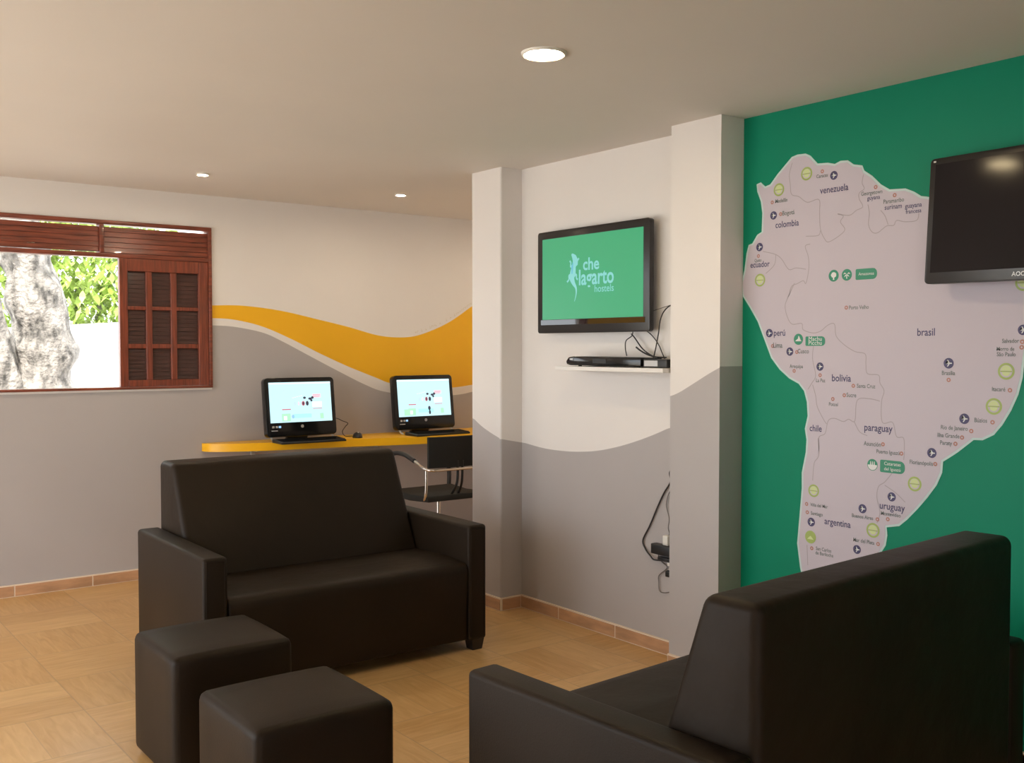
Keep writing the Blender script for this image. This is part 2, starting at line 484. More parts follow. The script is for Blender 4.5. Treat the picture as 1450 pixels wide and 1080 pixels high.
G_R=[(4.732,0.985),(4.545,0.967),(4.371,0.965),(4.221,0.973),(4.077,0.991),(3.924,1.024),(3.777,1.066),(3.651,1.109),(3.543,1.151)]
G_P2=[(3.392,1.317),(3.331,1.34),(3.233,1.389),(3.15,1.431),(3.083,1.461)]

# ================================================================ THE SETTING
def structure(name, bm, m, parent=None, smooth=None):
    o = new_obj(name, bm, m, parent, smooth=smooth)
    if not parent:
        o['kind'] = 'structure'
    return o


b = bmesh.new()
box(b, LX - 0.15, RX + 0.15, FY - 0.15, BY + 0.15, -0.1, 0.0)
structure('floor', b, M['floor'])
b = bmesh.new()
box(b, LX - 1.7, RX + 0.3, FY - 1.6, BY + 0.55, H, H + 0.15)  # slab runs past the walls as an added unseen eave to block the sun
structure('ceiling', b, M['ceil'])

# back wall: vertical strips whose painted bands follow the measured curves; window hole left open
WX0, WX1, WZ0, WZ1 = 1.16, 2.612, 1.274, 2.377


def back_wall():
    bm = bmesh.new()
    yt, yb, gt = densify(YT), densify(YB), densify(GT)
    xs = [LX, -0.3, 0.5, WX0] + [WX0 + (WX1 - WX0) * i / 6 for i in range(1, 6)] + [WX1] + \
         [WX1 + (4.82 - WX1) * i / 90 for i in range(1, 91)] + [5.1, RX]
    y = BY

    def quad(x0, x1, za0, za1, zb0, zb1, mi):
        if zb0 - za0 < 1e-5 and zb1 - za1 < 1e-5:
            return
        f = bm.faces.new([bm.verts.new(c) for c in ((x0, y, za0), (x1, y, za1), (x1, y, zb1), (x0, y, zb0))])
        f.material_index = mi
    for x0, x1 in zip(xs, xs[1:]):
        g0, g1 = lerp_curve(gt, x0), lerp_curve(gt, x1)
        b0, b1 = lerp_curve(yb, x0), lerp_curve(yb, x1)
        t0, t1 = lerp_curve(yt, x0), lerp_curve(yt, x1)
        if x1 <= WX1 + 1e-6 and x0 >= WX0 - 1e-6:
            quad(x0, x1, 0, 0, WZ0, WZ0, 1)
            quad(x0, x1, WZ1, WZ1, H, H, 0)
        else:
            quad(x0, x1, 0, 0, g0, g1, 1)
            quad(x0, x1, g0, g1, b0, b1, 0)
            quad(x0, x1, b0, b1, t0, t1, 2)
            quad(x0, x1, t0, t1, H, H, 0)
    # body of the wall behind the painted face, in four blocks round the window
    for x0, x1, z0, z1 in ((LX - 0.15, WX0, 0, H), (WX1, RX, 0, H), (WX0, WX1, 0, WZ0), (WX0, WX1, WZ1, H)):
        box(bm, x0, x1, BY + 0.0005, BY + 0.15, z0, z1)
    return bm


o = structure('wall_back', back_wall(), [M['white'], M['grey'], M['yellow']])
# faint olive line of small lettering that follows the yellow wave
tb = bmesh.new()
# (too small and faint to read in the photograph: worn strokes only)
t = bmesh.new()
lx = -0.31
while lx < 0.30:
    if random.random() < 0.16:
        lx += 0.022
        continue
    hh = random.choice((0.010, 0.010, 0.015))
    for (a, c, d, e_) in ((0, 0.003, 0, hh), (0.004, 0.011, random.choice((0, 0.004, 0.008)), None)):
        e_ = d + 0.003 if e_ is None else e_
        t.faces.new([t.verts.new((lx + p, q - 0.005, 0)) for p, q in ((a, d), (c, d), (c, e_), (a, e_))])
    lx += 0.018
yt_d = densify(YT)
for v in t.verts:
    s = 4.27 + (v.co.x + 0.31)
    z = lerp_curve(yt_d, s) + 0.028 + v.co.y * 1.5
    v.co = Vector((s, BY - 0.0008, z))
merge(tb, t)
new_obj('painted_lettering', tb, mat('olive_wall_lettering', (0.64, 0.56, 0.42), 0.6), o)


# recess wall (faces -X), painted grey below the wave
def strip_x(bm, x, ya, yb, curve, n=40):
    ys = [ya + (yb - ya) * i / n for i in range(n + 1)]
    for a, c in zip(ys, ys[1:]):
        ga, gc = lerp_curve(curve, a), lerp_curve(curve, c)
        for z0a, z0c, z1a, z1c, mi in ((0, 0, ga, gc, 1), (ga, gc, H, H, 0)):
            f = bm.faces.new([bm.verts.new(q) for q in ((x, a, z0a), (x, c, z0c), (x, c, z1c), (x, a, z1a))])
            f.material_index = mi


def face_y(bm, y, xa, xb, za, zb=None, n=1):
    zb = za if zb is None else zb
    for z0a, z0b, z1a, z1b, mi in ((0, 0, za, zb, 1), (za, zb, H, H, 0)):
        f = bm.faces.new([bm.verts.new(q) for q in ((xa, y, z0a), (xb, y, z0b), (xb, y, z1b), (xa, y, z1a))])
        f.material_index = mi


PY0, PY1 = 4.756, 5.044      # far pillar
QY0, QY1 = 3.09, 3.397       # near pillar
b = bmesh.new()
strip_x(b, XR, QY1, PY0, densify(G_R))
box(b, XR + 0.0005, XR + 0.15, QY0, PY1, 0, H)
structure('wall_right', b, [M['white'], M['grey']])
b = bmesh.new()
strip_x(b, XA, PY0 + 0.012, PY1, densify(G_P1), 16)
face_y(b, PY0, XA + 0.012, XR, 1.012, 0.985)
face_y(b, PY1, XA, XR + 0.15, 1.125)
# small rounded corner
for k in range(4):
    a0, a1 = PI / 2 * k / 4, PI / 2 * (k + 1) / 4
    q = [(XA + 0.012 - 0.012 * math.cos(a), PY0 + 0.012 - 0.012 * math.sin(a)) for a in (a0, a1)]
    for z0, z1, mi in ((0, 1.013, 1), (1.013, H, 0)):
        f = b.faces.new([b.verts.new(c) for c in ((*q[0], z0), (*q[1], z0), (*q[1], z1), (*q[0], z1))])
        f.material_index = mi
structure('wall_far_pillar', b, [M['white'], M['grey']])
b = bmesh.new()
strip_x(b, XA, QY0, QY1, densify(G_P2), 16)
face_y(b, QY0, XA, XR, 1.463)
face_y(b, QY1, XA, XR, 1.317)
structure('wall_near_pillar', b, [M['white'], M['grey']])
b = bmesh.new()
box(b, XR, XR + 0.15, FY, QY0, 0, H)
structure('wall_right_green', b, M['green'])
# alcove behind the far pillar
b = bmesh.new()
box(b, XR + 0.15, RX, PY1 - 0.15, PY1, 0, H)
structure('wall_alcove_near', b, M['white'])
b = bmesh.new()
box(b, RX, RX + 0.15, PY1 - 0.15, BY + 0.15, 0, H)
structure('wall_alcove_right', b, M['white'])
# left wall with a wide garden opening, front wall with a wide opening
b = bmesh.new()
DY0, DY1, DZ = 2.2, 6.4, 2.3
for y0, y1, z0, z1 in ((FY - 0.15, DY0, 0, H), (DY1, BY, 0, H), (DY0, DY1, DZ, H)):
    box(b, LX - 0.15, LX, y0, y1, z0, z1)
structure('wall_left', b, M['white'])
b = bmesh.new()
for x0, x1, z0, z1 in ((LX, -0.7, 0, H), (0.4, XR + 0.15, 0, H), (-0.7, 0.4, DZ, H)):
    box(b, x0, x1, FY - 0.15, FY, z0, z1)
structure('wall_front', b, M['white'])


# skirting tiles
def skirting(name, axis, fixed, face, a, b_, joints, h=0.068):
    """tiles 12 mm thick on the wall; face = -1/+1 side of the fixed coordinate they stand on"""
    bm = bmesh.new()
    js = [a] + [j for j in joints if a < j < b_] + [b_]

    def put(p0, p1, t0, t1, z0, z1, r, mi):
        if axis == 'x':
            box(bm, p0, p1, min(fixed + face * t0, fixed + face * t1), max(fixed + face * t0, fixed + face * t1), z0, z1, r, 2, mi)
        else:
            box(bm, min(fixed + face * t0, fixed + face * t1), max(fixed + face * t0, fixed + face * t1), p0, p1, z0, z1, r, 2, mi)
    put(a, b_, 0, 0.011, 0, h + 0.007, 0, 1)
    for p, q in zip(js, js[1:]):
        put(p + 0.004, q - 0.004, 0, 0.014, 0.004, h, 0.002, 0)
    return structure(name, bm, [M['btile'], M['grout']])


skirting('baseboard_back', 'x', BY, -1, LX, RX, [0.405 + 0.465 * i for i in range(-4, 12)])
skirting('baseboard_right', 'y', XR, -1, QY1, PY0, [3.93, 4.40])
skirting('baseboard_far_pillar', 'y', XA, -1, PY0 - 0.012, PY1, [])
skirting('baseboard_far_pillar_side', 'x', PY0, -1, XA, XR - 0.014, [])
skirting('baseboard_near_pillar', 'y', XA, -1, QY0 - 0.012, QY1, [])
skirting('baseboard_near_pillar_side', 'x', QY0, -1, XA, XR - 0.014, [])
skirting('baseboard_green_wall', 'y', XR, -1, FY, QY0 - 0.014, [2.62 - 0.47 * i for i in range(9)])
skirting('baseboard_alcove', 'x', PY1, 1, XA, RX, [4.0, 4.47, 4.94])


# ---------------------------------------------------------------- window
win = empty('window_1', (0, 0, 0), kind='structure')
b = bmesh.new()
fy0, fy1 = BY - 0.022, BY + 0.07
box(b, WX0, WX1, fy0, fy1, 2.350, WZ1, 0.003)
box(b, WX0, WX1, fy0, fy1, WZ0, 1.290, 0.003)
box(b, WX0, WX0 + 0.03, fy0, fy1, 1.290, 2.350, 0.003)
box(b, WX1 - 0.022, WX1, fy0, fy1, 1.290, 2.350, 0.003)
box(b, WX0 + 0.03, WX1 - 0.022, fy0 + 0.004, fy1, 2.138, 2.166, 0.003)
box(b, 1.870, 1.898, fy0 + 0.004, fy1, 2.166, 2.350, 0.003)
new_obj('window_frame', b, M['wood'], win, smooth=40)
for x0, x1, zb in ((WX0 + 0.032, 1.868, 2.172), (1.900, WX1 - 0.024, 2.168)):
    b = bmesh.new()
    box(b, x0, x1, fy0 + 0.03, fy0 + 0.045, zb, 2.336)
    n = 5
    for i in range(n):
        z0 = zb + (2.336 - zb) * i / n
        z1 = zb + (2.336 - zb) * (i + 1) / n
        prism(b, [(fy0 + 0.030, z1), (fy0 + 0.026, z1), (fy0 + 0.020, z0 + 0.003), (fy0 + 0.030, z0 + 0.003)], 'x', x0, x1)
    new_obj('transom_louvre', b, M['wood'], win)
b = bmesh.new()
box(b, WX0, WX1, BY - 0.004, BY + 0.15, WZ0 - 0.014, WZ0 - 0.0005)
new_obj('window_sill', b, M['shelf'], win)
# shutter leaf on the right half
leaf = new_obj('shutter', (lambda bb: bb)(bmesh.new()), M['wood_v'], win)
bm = bmesh.new()
lx0, lx1, lz0, lz1 = 1.992, 2.588, 1.291, 2.137
ly0, ly1 = BY - 0.012, BY + 0.028
cols = [2.045, 2.165, 2.205, 2.330, 2.370, 2.520]
rows = [1.335, 1.545, 1.575, 1.800, 1.825, 2.055]
box(bm, lx0, cols[0], ly0, ly1, lz0, lz1, 0.003)
box(bm, cols[5], lx1, ly0, ly1, lz0, lz1, 0.003)
box(bm, cols[0], cols[5], ly0, ly1, lz0, rows[0], 0.003)
box(bm, cols[0], cols[5], ly0, ly1, rows[5], lz1, 0.003)
for a, c in ((1, 2), (3, 4)):
    box(bm, cols[a], cols[c], ly0 + 0.004, ly1, rows[0], rows[5], 0.003)
    box(bm, cols[0], cols[5], ly0 + 0.005, ly1, rows[a], rows[c], 0.003)
bmesh.ops.recalc_face_normals(bm, faces=bm.faces)
bm.to_mesh(leaf.data)
bm.free()
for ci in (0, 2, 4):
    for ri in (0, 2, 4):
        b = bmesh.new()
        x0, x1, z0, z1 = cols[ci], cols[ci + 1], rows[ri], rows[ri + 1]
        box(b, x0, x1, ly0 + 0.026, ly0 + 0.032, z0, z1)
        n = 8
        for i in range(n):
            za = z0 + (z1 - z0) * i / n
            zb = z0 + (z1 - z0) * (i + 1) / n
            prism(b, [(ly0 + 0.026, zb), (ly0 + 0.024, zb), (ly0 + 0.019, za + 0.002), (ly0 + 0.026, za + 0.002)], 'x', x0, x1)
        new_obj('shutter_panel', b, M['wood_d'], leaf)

# ---------------------------------------------------------------- garden outside the window
b = bmesh.new()
box(b, -30, 30, BY + 0.15, 40, -0.25, -0.12)
box(b, -30, LX - 0.15, -30, BY + 0.15, -0.25, -0.12)
box(b, LX - 0.15, 30, -30, FY - 0.15, -0.25, -0.12)
structure('ground', b, M['concrete'])
b = bmesh.new()
prism(b, [(-6, -0.12), (9, -0.12), (9, 2.20), (-6, 1.22)], 'y', 11.0, 11.2)
tag(new_obj('garden_wall', b, M['outwhite']), 'sunlit white garden wall seen through the window behind the tree', 'wall')


def trunk_mesh():
    bm = bmesh.new()
    P = smooth_path([(2.06, 9.0, -0.14), (2.0, 9.0, 0.5), (1.96, 9.0, 1.15), (2.0, 9.0, 1.6), (1.92, 9.02, 2.1), (1.84, 9.05, 2.6), (1.9, 9.1, 3.3)], 8)
    tube(bm, P, 0.2, 20, radii=[0.33 - 0.19 * (i / (len(P) - 1)) + (0.02 * math.sin(i * 0.9)) for i in range(len(P))], wob=0.10)
    P = smooth_path([(1.90, 8.95, 0.6), (1.72, 8.9, 1.1), (1.60, 8.85, 1.6), (1.48, 8.8, 2.1), (1.30, 8.8, 3.0)], 8)
    tube(bm, P, 0.12, 16, radii=[0.17 - 0.07 * (i / (len(P) - 1)) for i in range(len(P))], wob=0.10)
    for kx, kz in ((1.98, 1.92), (2.04, 1.64), (1.90, 1.42)):
        t = bmesh.new()
        bmesh.ops.create_icosphere(t, subdivisions=2, radius=0.035)
        merge(bm, t, 0, Matrix.Translation((kx, 8.84, kz)) @ Matrix.Diagonal((1, 0.6, 1.3, 1)))
    return bm


def leaves(bm, c, r, n, s):
    for _ in range(n):
        while True:
            d = Vector([random.uniform(-1, 1) for _ in range(3)])
            if 0.3 < d.length < 1:
                break
        p = Vector(c) + Vector((d.x * r[0], d.y * r[1], d.z * r[2]))
        R = Matrix.Rotation(random.uniform(0, 6.3), 4, 'Z') @ Matrix.Rotation(random.uniform(-1.2, 1.2), 4, 'X')
        q = s * random.uniform(0.6, 1.3)
        vs = [bm.verts.new(p + (R @ Vector(v)) * q) for v in ((0, -1, 0), (0.38, -0.2, 0.08), (0.3, 0.4, 0.05), (0, 1, 0), (-0.3, 0.4, 0.05), (-0.38, -0.2, 0.08))]
        bm.faces.new(vs)


tree = empty('tree', (1.95, 9.0, -0.12), label='forked tree with a thick pale mottled trunk right outside the window', cat='tree')
o = new_obj('trunk', trunk_mesh(), M['bark'], smooth=180)
o.parent = tree
o.matrix_parent_inverse = Matrix.Translation((-1.95, -9.0, 0.12))
b = bmesh.new()
leaves(b, (1.7, 9.2, 3.9), (1.9, 1.4, 0.9), 1500, 0.09)
o = new_obj('foliage', b, M['leaf'])
o.parent = tree
o.matrix_parent_inverse = Matrix.Translation((-1.95, -9.0, 0.12))
for (sx, sy, sz, r, lb) in ((3.2, 12.6, 2.7, (1.3, 0.8, 1.2), 'leafy yellow-green shrub rising above the white garden wall beside the trunk'),):
    e = empty('shrub', (sx, sy, -0.12), label=lb, cat='shrub')
    b = bmesh.new()
    leaves(b, (0, 0, sz), r, 7500, 0.07)
    new_obj('foliage', b, M['leaf'], e)
    b = bmesh.new()
    for k in range(3):
        tube(b, smooth_path([(0.05 * k, 0, 0), (0.1 * (k - 1), 0.05, 1.0), (0.3 * (k - 1), 0.05 * k, 2.4)]), 0.035, 8)
    new_obj('stem', b, M['bark'], e)


# ================================================================ CEILING LAMPS
def downlight(x, y, r, lens, label, group=None):
    e = empty('ceiling_light', (x, y, H), label=label, cat='ceiling light', group=group)
    bm = bmesh.new()
    prof = [(r * 0.80, 0.001), (r * 0.82, -0.006), (r * 0.93, -0.010), (r, -0.006), (r * 1.02, 0.0)]
    n = 40
    rings = [[bm.verts.new((math.cos(2 * PI * k / n) * q, math.sin(2 * PI * k / n) * q, z)) for k in range(n)] for q, z in prof]
    for A, B in zip(rings, rings[1:]):
        for k in range(n):
            bm.faces.new((A[k], A[(k + 1) % n], B[(k + 1) % n], B[k]))
    new_obj('trim_ring', bm, M['trim'], e, smooth=60)
    bm = bmesh.new()
    cyl(bm, (0, 0, -0.004), r * 0.81, 0.004, 'z', 40)
    new_obj('lens', bm, lens, e)
    return e


downlight(2.309, 2.84, 0.080, M['lamp'], 'large round recessed ceiling lamp nearest the camera, glowing warm white')
downlight(2.252, 6.037, 0.036, M['lamp_s'], 'small round ceiling spotlight near the window, left of the two small ones', 'small ceiling spotlights along the back wall')
downlight(3.626, 6.014, 0.036, M['lamp_s'], 'small round ceiling spotlight above the computer desk, right of the two small ones', 'small ceiling spotlights along the back wall')


for lx, lb in ((0.88, 'added unseen ceiling spotlight past the left end of the window, brightening the back wall'), (5.00, 'added unseen ceiling spotlight in the alcove behind the far pillar, brightening the back wall')):
    tag(downlight(lx, 6.014, 0.036, M['lamp_s'], lb, 'small ceiling spotlights along the back wall'))  # extra spotlights out of view, added to brighten the back wall


# ================================================================ SOFAS AND STOOLS
def sofa(W, D, ha, hb, aw, bt, bb, hs, loc, rot, label):
    e = empty('sofa', loc, rot, label, 'sofa', 'dark brown leatherette two-seat sofas')
    z0 = 0.055
    b = bmesh.new()
    box(b, aw * 0.6, W - aw * 0.6, 0.085, D - 0.02, z0, hs - 0.125, 0.012)
    new_obj('base', b, M['leather'], e, smooth=50)
    # seat cushion, front edge softly rounded
    slope = (bb - bt) / (hb - ha)
    ybs = D - (bb + slope * (ha - hs))
    b = bmesh.new()
    prism(b, [(0.010, z0 + 0.006), (0.0, hs - 0.05), (0.006, hs - 0.022), (0.024, hs - 0.006), (0.06, hs), (ybs * 0.5, hs + 0.008), (D - 0.25, hs - 0.012), (D - 0.2, hs - 0.12), (0.08, hs - 0.12), (0.08, z0 + 0.006)],
          'x', aw + 0.002, W - aw - 0.002, 0.012, 3)
    new_obj('seat', b, M['leather_soft'], e, smooth=50)
    b = bmesh.new()
    prism(b, [(ybs, hs - 0.02), (D - bt, hb), (D, hb), (D, z0 + 0.002), (D - 0.2, z0 + 0.002), (D - 0.25, hs - 0.1)],
          'x', aw + 0.002, W - aw - 0.002, 0.030, 5)
    new_obj('backrest', b, M['leather_soft'], e, smooth=50)
    for x0, x1 in ((0, aw), (W - aw, W)):
        b = bmesh.new()
        box(b, x0, x1, 0, D - 0.005, z0, ha, 0.018, 4)
        # stitched edge round the front panel
        pts = [(x0 + 0.016, -0.001, z0 + 0.02), (x0 + 0.016, -0.001, ha - 0.016), (x1 - 0.016, -0.001, ha - 0.016), (x1 - 0.016, -0.001, z0 + 0.02)]
        tube(b, pts, 0.0018, 6)
        new_obj('armrest', b, M['leather'], e, smooth=50)
    for x in (0.045, W - 0.045):
        for y in (0.05, D - 0.06):
            b = bmesh.new()
            t = bmesh.new()
            bmesh.ops.create_cone(t, cap_ends=True, segments=4, radius1=0.040, radius2=0.052, depth=z0 + 0.004)
            bmesh.ops.rotate(t, cent=(0, 0, 0), matrix=Matrix.Rotation(PI / 4, 3, 'Z'), verts=t.verts)
            merge(b, t, 0, Matrix.Translation((x, y, (z0 + 0.004) / 2)))
            new_obj('foot', b, M['foot'], e)
    return e


sofa(1.481, 0.934, 0.646, 0.981, 0.112, 0.198, 0.362, 0.461, (1.552, 4.206, 0), -0.011,
     'dark brown leatherette sofa facing the camera, standing in front of the yellow desk')
sofa(1.53, 0.912, 0.634, 0.972, 0.108, 0.162, 0.279, 0.50, (3.154, 2.439, 0), 3.202,
     'dark brown leatherette sofa seen from behind, beside the green map wall')


def stool(cx, cy, s, h, rot, label):
    e = empty('cube_stool', (cx, cy, 0), rot, label, 'stool', 'cube stools between the sofas')
    # one stretched cover with a slightly crowned top
    q = s / 2
    b = bmesh.new()
    t = bmesh.new()
    box(t, -q, q, -q, q, 0.012, h - 0.010, 0.026, 4)
    bmesh.ops.subdivide_edges(t, edges=[e_ for e_ in t.edges if e_.calc_length() > 0.2], cuts=5, use_grid_fill=True)
    for v in t.verts:
        if v.co.z > h - 0.03:
            k = max(0, 1 - (v.co.x / q) ** 2) * max(0, 1 - (v.co.y / q) ** 2)
            v.co.z += 0.016 * k ** 0.5
    merge(b, t)
    new_obj('body', b, M['leather'], e, smooth=60)
    for x in (-1, 1):
        for y in (-1, 1):
            b = bmesh.new()
            cyl(b, (x * (s / 2 - 0.04), y * (s / 2 - 0.04), 0.006), 0.018, 0.012, 'z', 12)
            new_obj('glide', b, M['black_m'], e)
    return e


stool(1.405, 3.715, 0.452, 0.47, 0.0, 'dark leatherette cube stool directly in front of the far sofa, left of the nearer cube')
stool(1.362, 2.905, 0.458, 0.47, 0.0, 'dark leatherette cube stool closest to the camera, right and nearer of the two cubes')


# ================================================================ DESK
b = bmesh.new()
front = [(2.535, 6.862), (2.535, 6.83), (2.56, 6.775), (2.62, 6.725), (2.73, 6.672), (2.85, 6.63), (3.0, 6.592), (3.2, 6.565), (3.446, 6.528), (3.64, 6.475),
         (3.83, 6.42), (4.1, 6.365), (4.44, 6.325), (4.9, 6.28), (RX - 0.004, 6.26), (RX - 0.004, 6.862)]
prism(b, front, 'z', 0.835, 0.89)
bmesh.ops.remove_doubles(b, verts=b.verts, dist=1e-5)
desk = new_obj('desk', b, M['desk'], smooth=30)
tag(desk, 'long yellow wall-mounted desk with a curved front edge behind the sofa', 'desk')
for x in (2.9, 3.9, 4.9):
    b = bmesh.new()
    box(b, x - 0.015, x + 0.015, 6.74, 6.862, 0.817, 0.8348)
    box(b, x - 0.015, x + 0.015, 6.842, 6.862, 0.62, 0.817)
    new_obj('bracket', b, M['silver'], desk)


# ================================================================ COMPUTERS
def page(e, w, h, y, variant):
    """lit web page: flat shapes on the screen surface. (u,v) run 0..1 from the lower left corner"""
    def P(u, v):
        return (-w / 2 + u * w, v * h)

    def rect(name, u0, u1, v0, v1, m, lift):
        b = bmesh.new()
        (x0, z0), (x1, z1) = P(u0, v0), P(u1, v1)
        b.faces.new([b.verts.new((x, y - lift, z)) for x, z in ((x0, z0), (x1, z0), (x1, z1), (x0, z1))])
        return b

    b = bmesh.new()
    mats = [M['pg_pale'], M['pg_grey'], M['pg_pink'], M['pg_red'], M['pg_dark'], M['pg_green'], M['pg_cyan'], M['pg_blue']]

    def add(u0, u1, v0, v1, mi, lift=0.0006):
        merge(b, rect('', u0, u1, v0, v1, None, lift), mi)

    def oval(u, v, ru, rv, mi, lift=0.001):
        x, z = P(u, v)
        f = b.faces.new([b.verts.new((x + math.cos(k * PI / 6) * ru * w, y - lift, z + math.sin(k * PI / 6) * rv * h)) for k in range(12)])
        f.material_index = mi
    add(0.0, 1.0, 0.955, 0.985, 0)
    add(0.22, 0.96, 0.90, 0.918, 1)
    add(0.20, 0.27, 0.775, 0.785, 1)
    oval(0.235, 0.80, 0.012, 0.02, 1)
    for i in range(5):
        add(0.36 + i * 0.035, 0.385 + i * 0.035, 0.60 + 0.012 * i, 0.612 + 0.012 * i, 2)
    add(0.69, 0.83, 0.60, 0.69, 2)
    for k in range(3):
        add(0.70, 0.80 + k * 0.01, 0.61 + k * 0.03, 0.617 + k * 0.03, 3, 0.0012)
    oval(0.40, 0.46, 0.020, 0.055, 1)
    oval(0.46, 0.46, 0.012, 0.050, 2)
    oval(0.535, 0.46, 0.026, 0.060, 3)
    oval(0.535, 0.46, 0.013, 0.045, 4, 0.0014)
    oval(0.60, 0.46, 0.024, 0.060, 4)
    oval(0.56, 0.60, 0.024, 0.030, 4)
    oval(0.65, 0.575, 0.030, 0.030, 4)
    oval(0.69, 0.60, 0.022, 0.035, 4)
    oval(0.67, 0.53, 0.018, 0.030, 4)
    add(0.68, 0.84, 0.36, 0.50, 0)
    add(0.69, 0.84, 0.315, 0.33, 3)
    add(0.19, 0.33, 0.31, 0.335, 3)
    for u in (0.47, 0.54, 0.60):
        oval(u, 0.32, 0.010, 0.014, 1)
    add(0.18, 0.32, 0.03, 0.22, 5)
    add(0.21, 0.26, 0.06, 0.16, 0, 0.001)
    add(0.37, 0.66, 0.10, 0.20, 6)
    add(0.80, 0.86, 0.06, 0.20, 5)
    if variant:
        oval(0.58, 0.21, 0.025, 0.06, 4)
        oval(0.585, 0.10, 0.020, 0.06, 4)
        add(0.10, 0.19, 0.03, 0.20, 5)
    else:
        oval(0.36, 0.14, 0.022, 0.05, 7)
    return new_obj('web_page', b, mats, e)


def computer(x, y, rz, label, variant):
    e = empty('desktop_computer', (x, y, 0.89), rz, label, 'computer', 'all-in-one computers on the yellow desk')
    w, h = 0.545, 0.418
    tilt = math.radians(-7)
    R = Matrix.Rotation(tilt, 4, 'X')
    T = Matrix.Translation((0, 0, 0.032)) @ R

    def fix(o):
        o.matrix_local = T
        return o
    b = bmesh.new()
    rr = 0.030
    pts = []
    for cx, cz, a0 in ((w / 2 - rr, rr, -PI / 2), (w / 2 - rr, h - rr, 0), (-w / 2 + rr, h - rr, PI / 2), (-w / 2 + rr, rr, PI)):
        for k in range(6):
            a = a0 + PI / 2 * k / 5
            pts.append((cx + rr * math.cos(a), cz + rr * math.sin(a)))
    prism(b, pts, 'y', -0.008, 0.045, 0.004, 2)
    case = fix(new_obj('case', b, M['black'], e, smooth=40))
    sw, sh, sz = 0.482, 0.285, 0.100
    b = bmesh.new()
    box(b, -sw / 2, sw / 2, -0.0095, -0.0082, 0, sh)
    scr = new_obj('screen', b, M['lcd_page'], e)
    scr.matrix_local = T @ Matrix.Translation((0, 0, sz))
    pg = page(scr, sw, sh, -0.0098, variant)
    b = bmesh.new()
    cyl(b, (0, -0.0095, 0), 0.011, 0.002, 'y', 20)
    t = text_mesh('hp', width=0.013)
    merge(b, t, 1, on_back_wall(0, -0.0107, 0))
    o = new_obj('logo', b, [M['silver'], M['black']], e)
    o.matrix_local = T @ Matrix.Translation((0, 0, 0.070))
    b = bmesh.new()
    for i, (u, c) in enumerate(((-0.232, 0), (-0.205, 0), (-0.182, 1))):
        box(b, u, u + 0.018, -0.0092, -0.0081, 0.064, 0.078, 0, 1, c)
    box(b, -0.238, -0.190, -0.0092, -0.0081, 0.042, 0.048, 0, 1, 0)
    o = fix(new_obj('sticker', b, [M['silver'], M['pg_blue']], e))
    # two clear-silver front feet and a rear prop
    for s in (-1, 1):
        b = bmesh.new()
        tube(b, smooth_path([(s * 0.235, 0.03, 0.05), (s * 0.238, -0.01, 0.02), (s * 0.240, -0.05, 0.007)]), 0.007, 8)
        new_obj('front_foot', b, M['silver'], e)
    b = bmesh.new()
    prism(b, [(0.03, 0.10), (0.035, 0.13), (0.115, 0.004), (0.105, 0.0), (0.09, 0.0)], 'x', -0.08, 0.08)
    new_obj('rear_prop', b, M['black_m'], e)
    return e


computer(3.185, 6.640, 0.02, 'black all-in-one computer with a lit web page, standing left on the yellow desk', 0)
computer(4.225, 6.640, 0.02, 'black all-in-one computer with a lit web page, on the desk near the white pillar', 1)


def keyboard(x, y, rz, label):
    e = empty('keyboard', (x, y, 0.89), rz, label, 'keyboard', 'keyboards on the yellow desk')
    b = bmesh.new()
    prism(b, [(-0.085, 0.001), (-0.085, 0.014), (0.085, 0.026), (0.085, 0.001)], 'x', -0.242, 0.242, 0.003, 2)
    new_obj('case', b, M['black_m'], e)
    # six rows of keys kept as one textured key bed
    b = bmesh.new()
    for r in range(6):
        yy = -0.062 + r * 0.0225
        zz = 0.0145 + (yy + 0.085) / 0.17 * 0.012
        xx = -0.225
        while xx < 0.222:
            wd = 0.0175
            if r == 0 and -0.13 < xx < -0.02:
                wd = 0.10
            box(b, xx, xx + wd, yy - 0.009, yy + 0.009, zz - 0.001, zz + 0.004)
            xx += wd + 0.0025
    new_obj('keys', b, M['black'], e)
    return e


keyboard(3.165, 6.485, -0.03, 'black keyboard in front of the left computer on the yellow desk')
keyboard(4.225, 6.470, 0.02, 'black keyboard in front of the right computer, next to the pillar')
b = bmesh.new()
t = bmesh.new()
bmesh.ops.create_uvsphere(t, u_segments=20, v_segments=12, radius=1)
for v in t.verts:
    v.co = Vector((v.co.x * 0.036, v.co.y * 0.056, max(0.0, v.co.z) * 0.042))
merge(b, t)
ms = empty('computer_mouse', (3.605, 6.60, 0.89), -0.3, 'black mouse on the yellow desk just right of the left computer', 'mouse')
new_obj('shell', b, M['black_m'], ms, smooth=180)
b = bmesh.new()
cyl(b, (0, -0.022, 0.038), 0.006, 0.005, 'x', 12)
new_obj('scroll_wheel', b, M['silver'], ms)
b = bmesh.new()
tube(b, smooth_path([(3.615, 6.658, 0.899), (3.60, 6.70, 0.894), (3.57, 6.73, 0.896), (3.545, 6.72, 0.93), (3.575, 6.73, 0.965), (3.585, 6.71, 0.99), (3.54, 6.71, 1.01), (3.497, 6.72, 1.03), (3.47, 6.80, 1.03)]), 0.0028, 6)
tag(new_obj('mouse_cable', b, M['cable'], None), 'thin looping black mouse cable between the left computer and the mouse', 'cable')


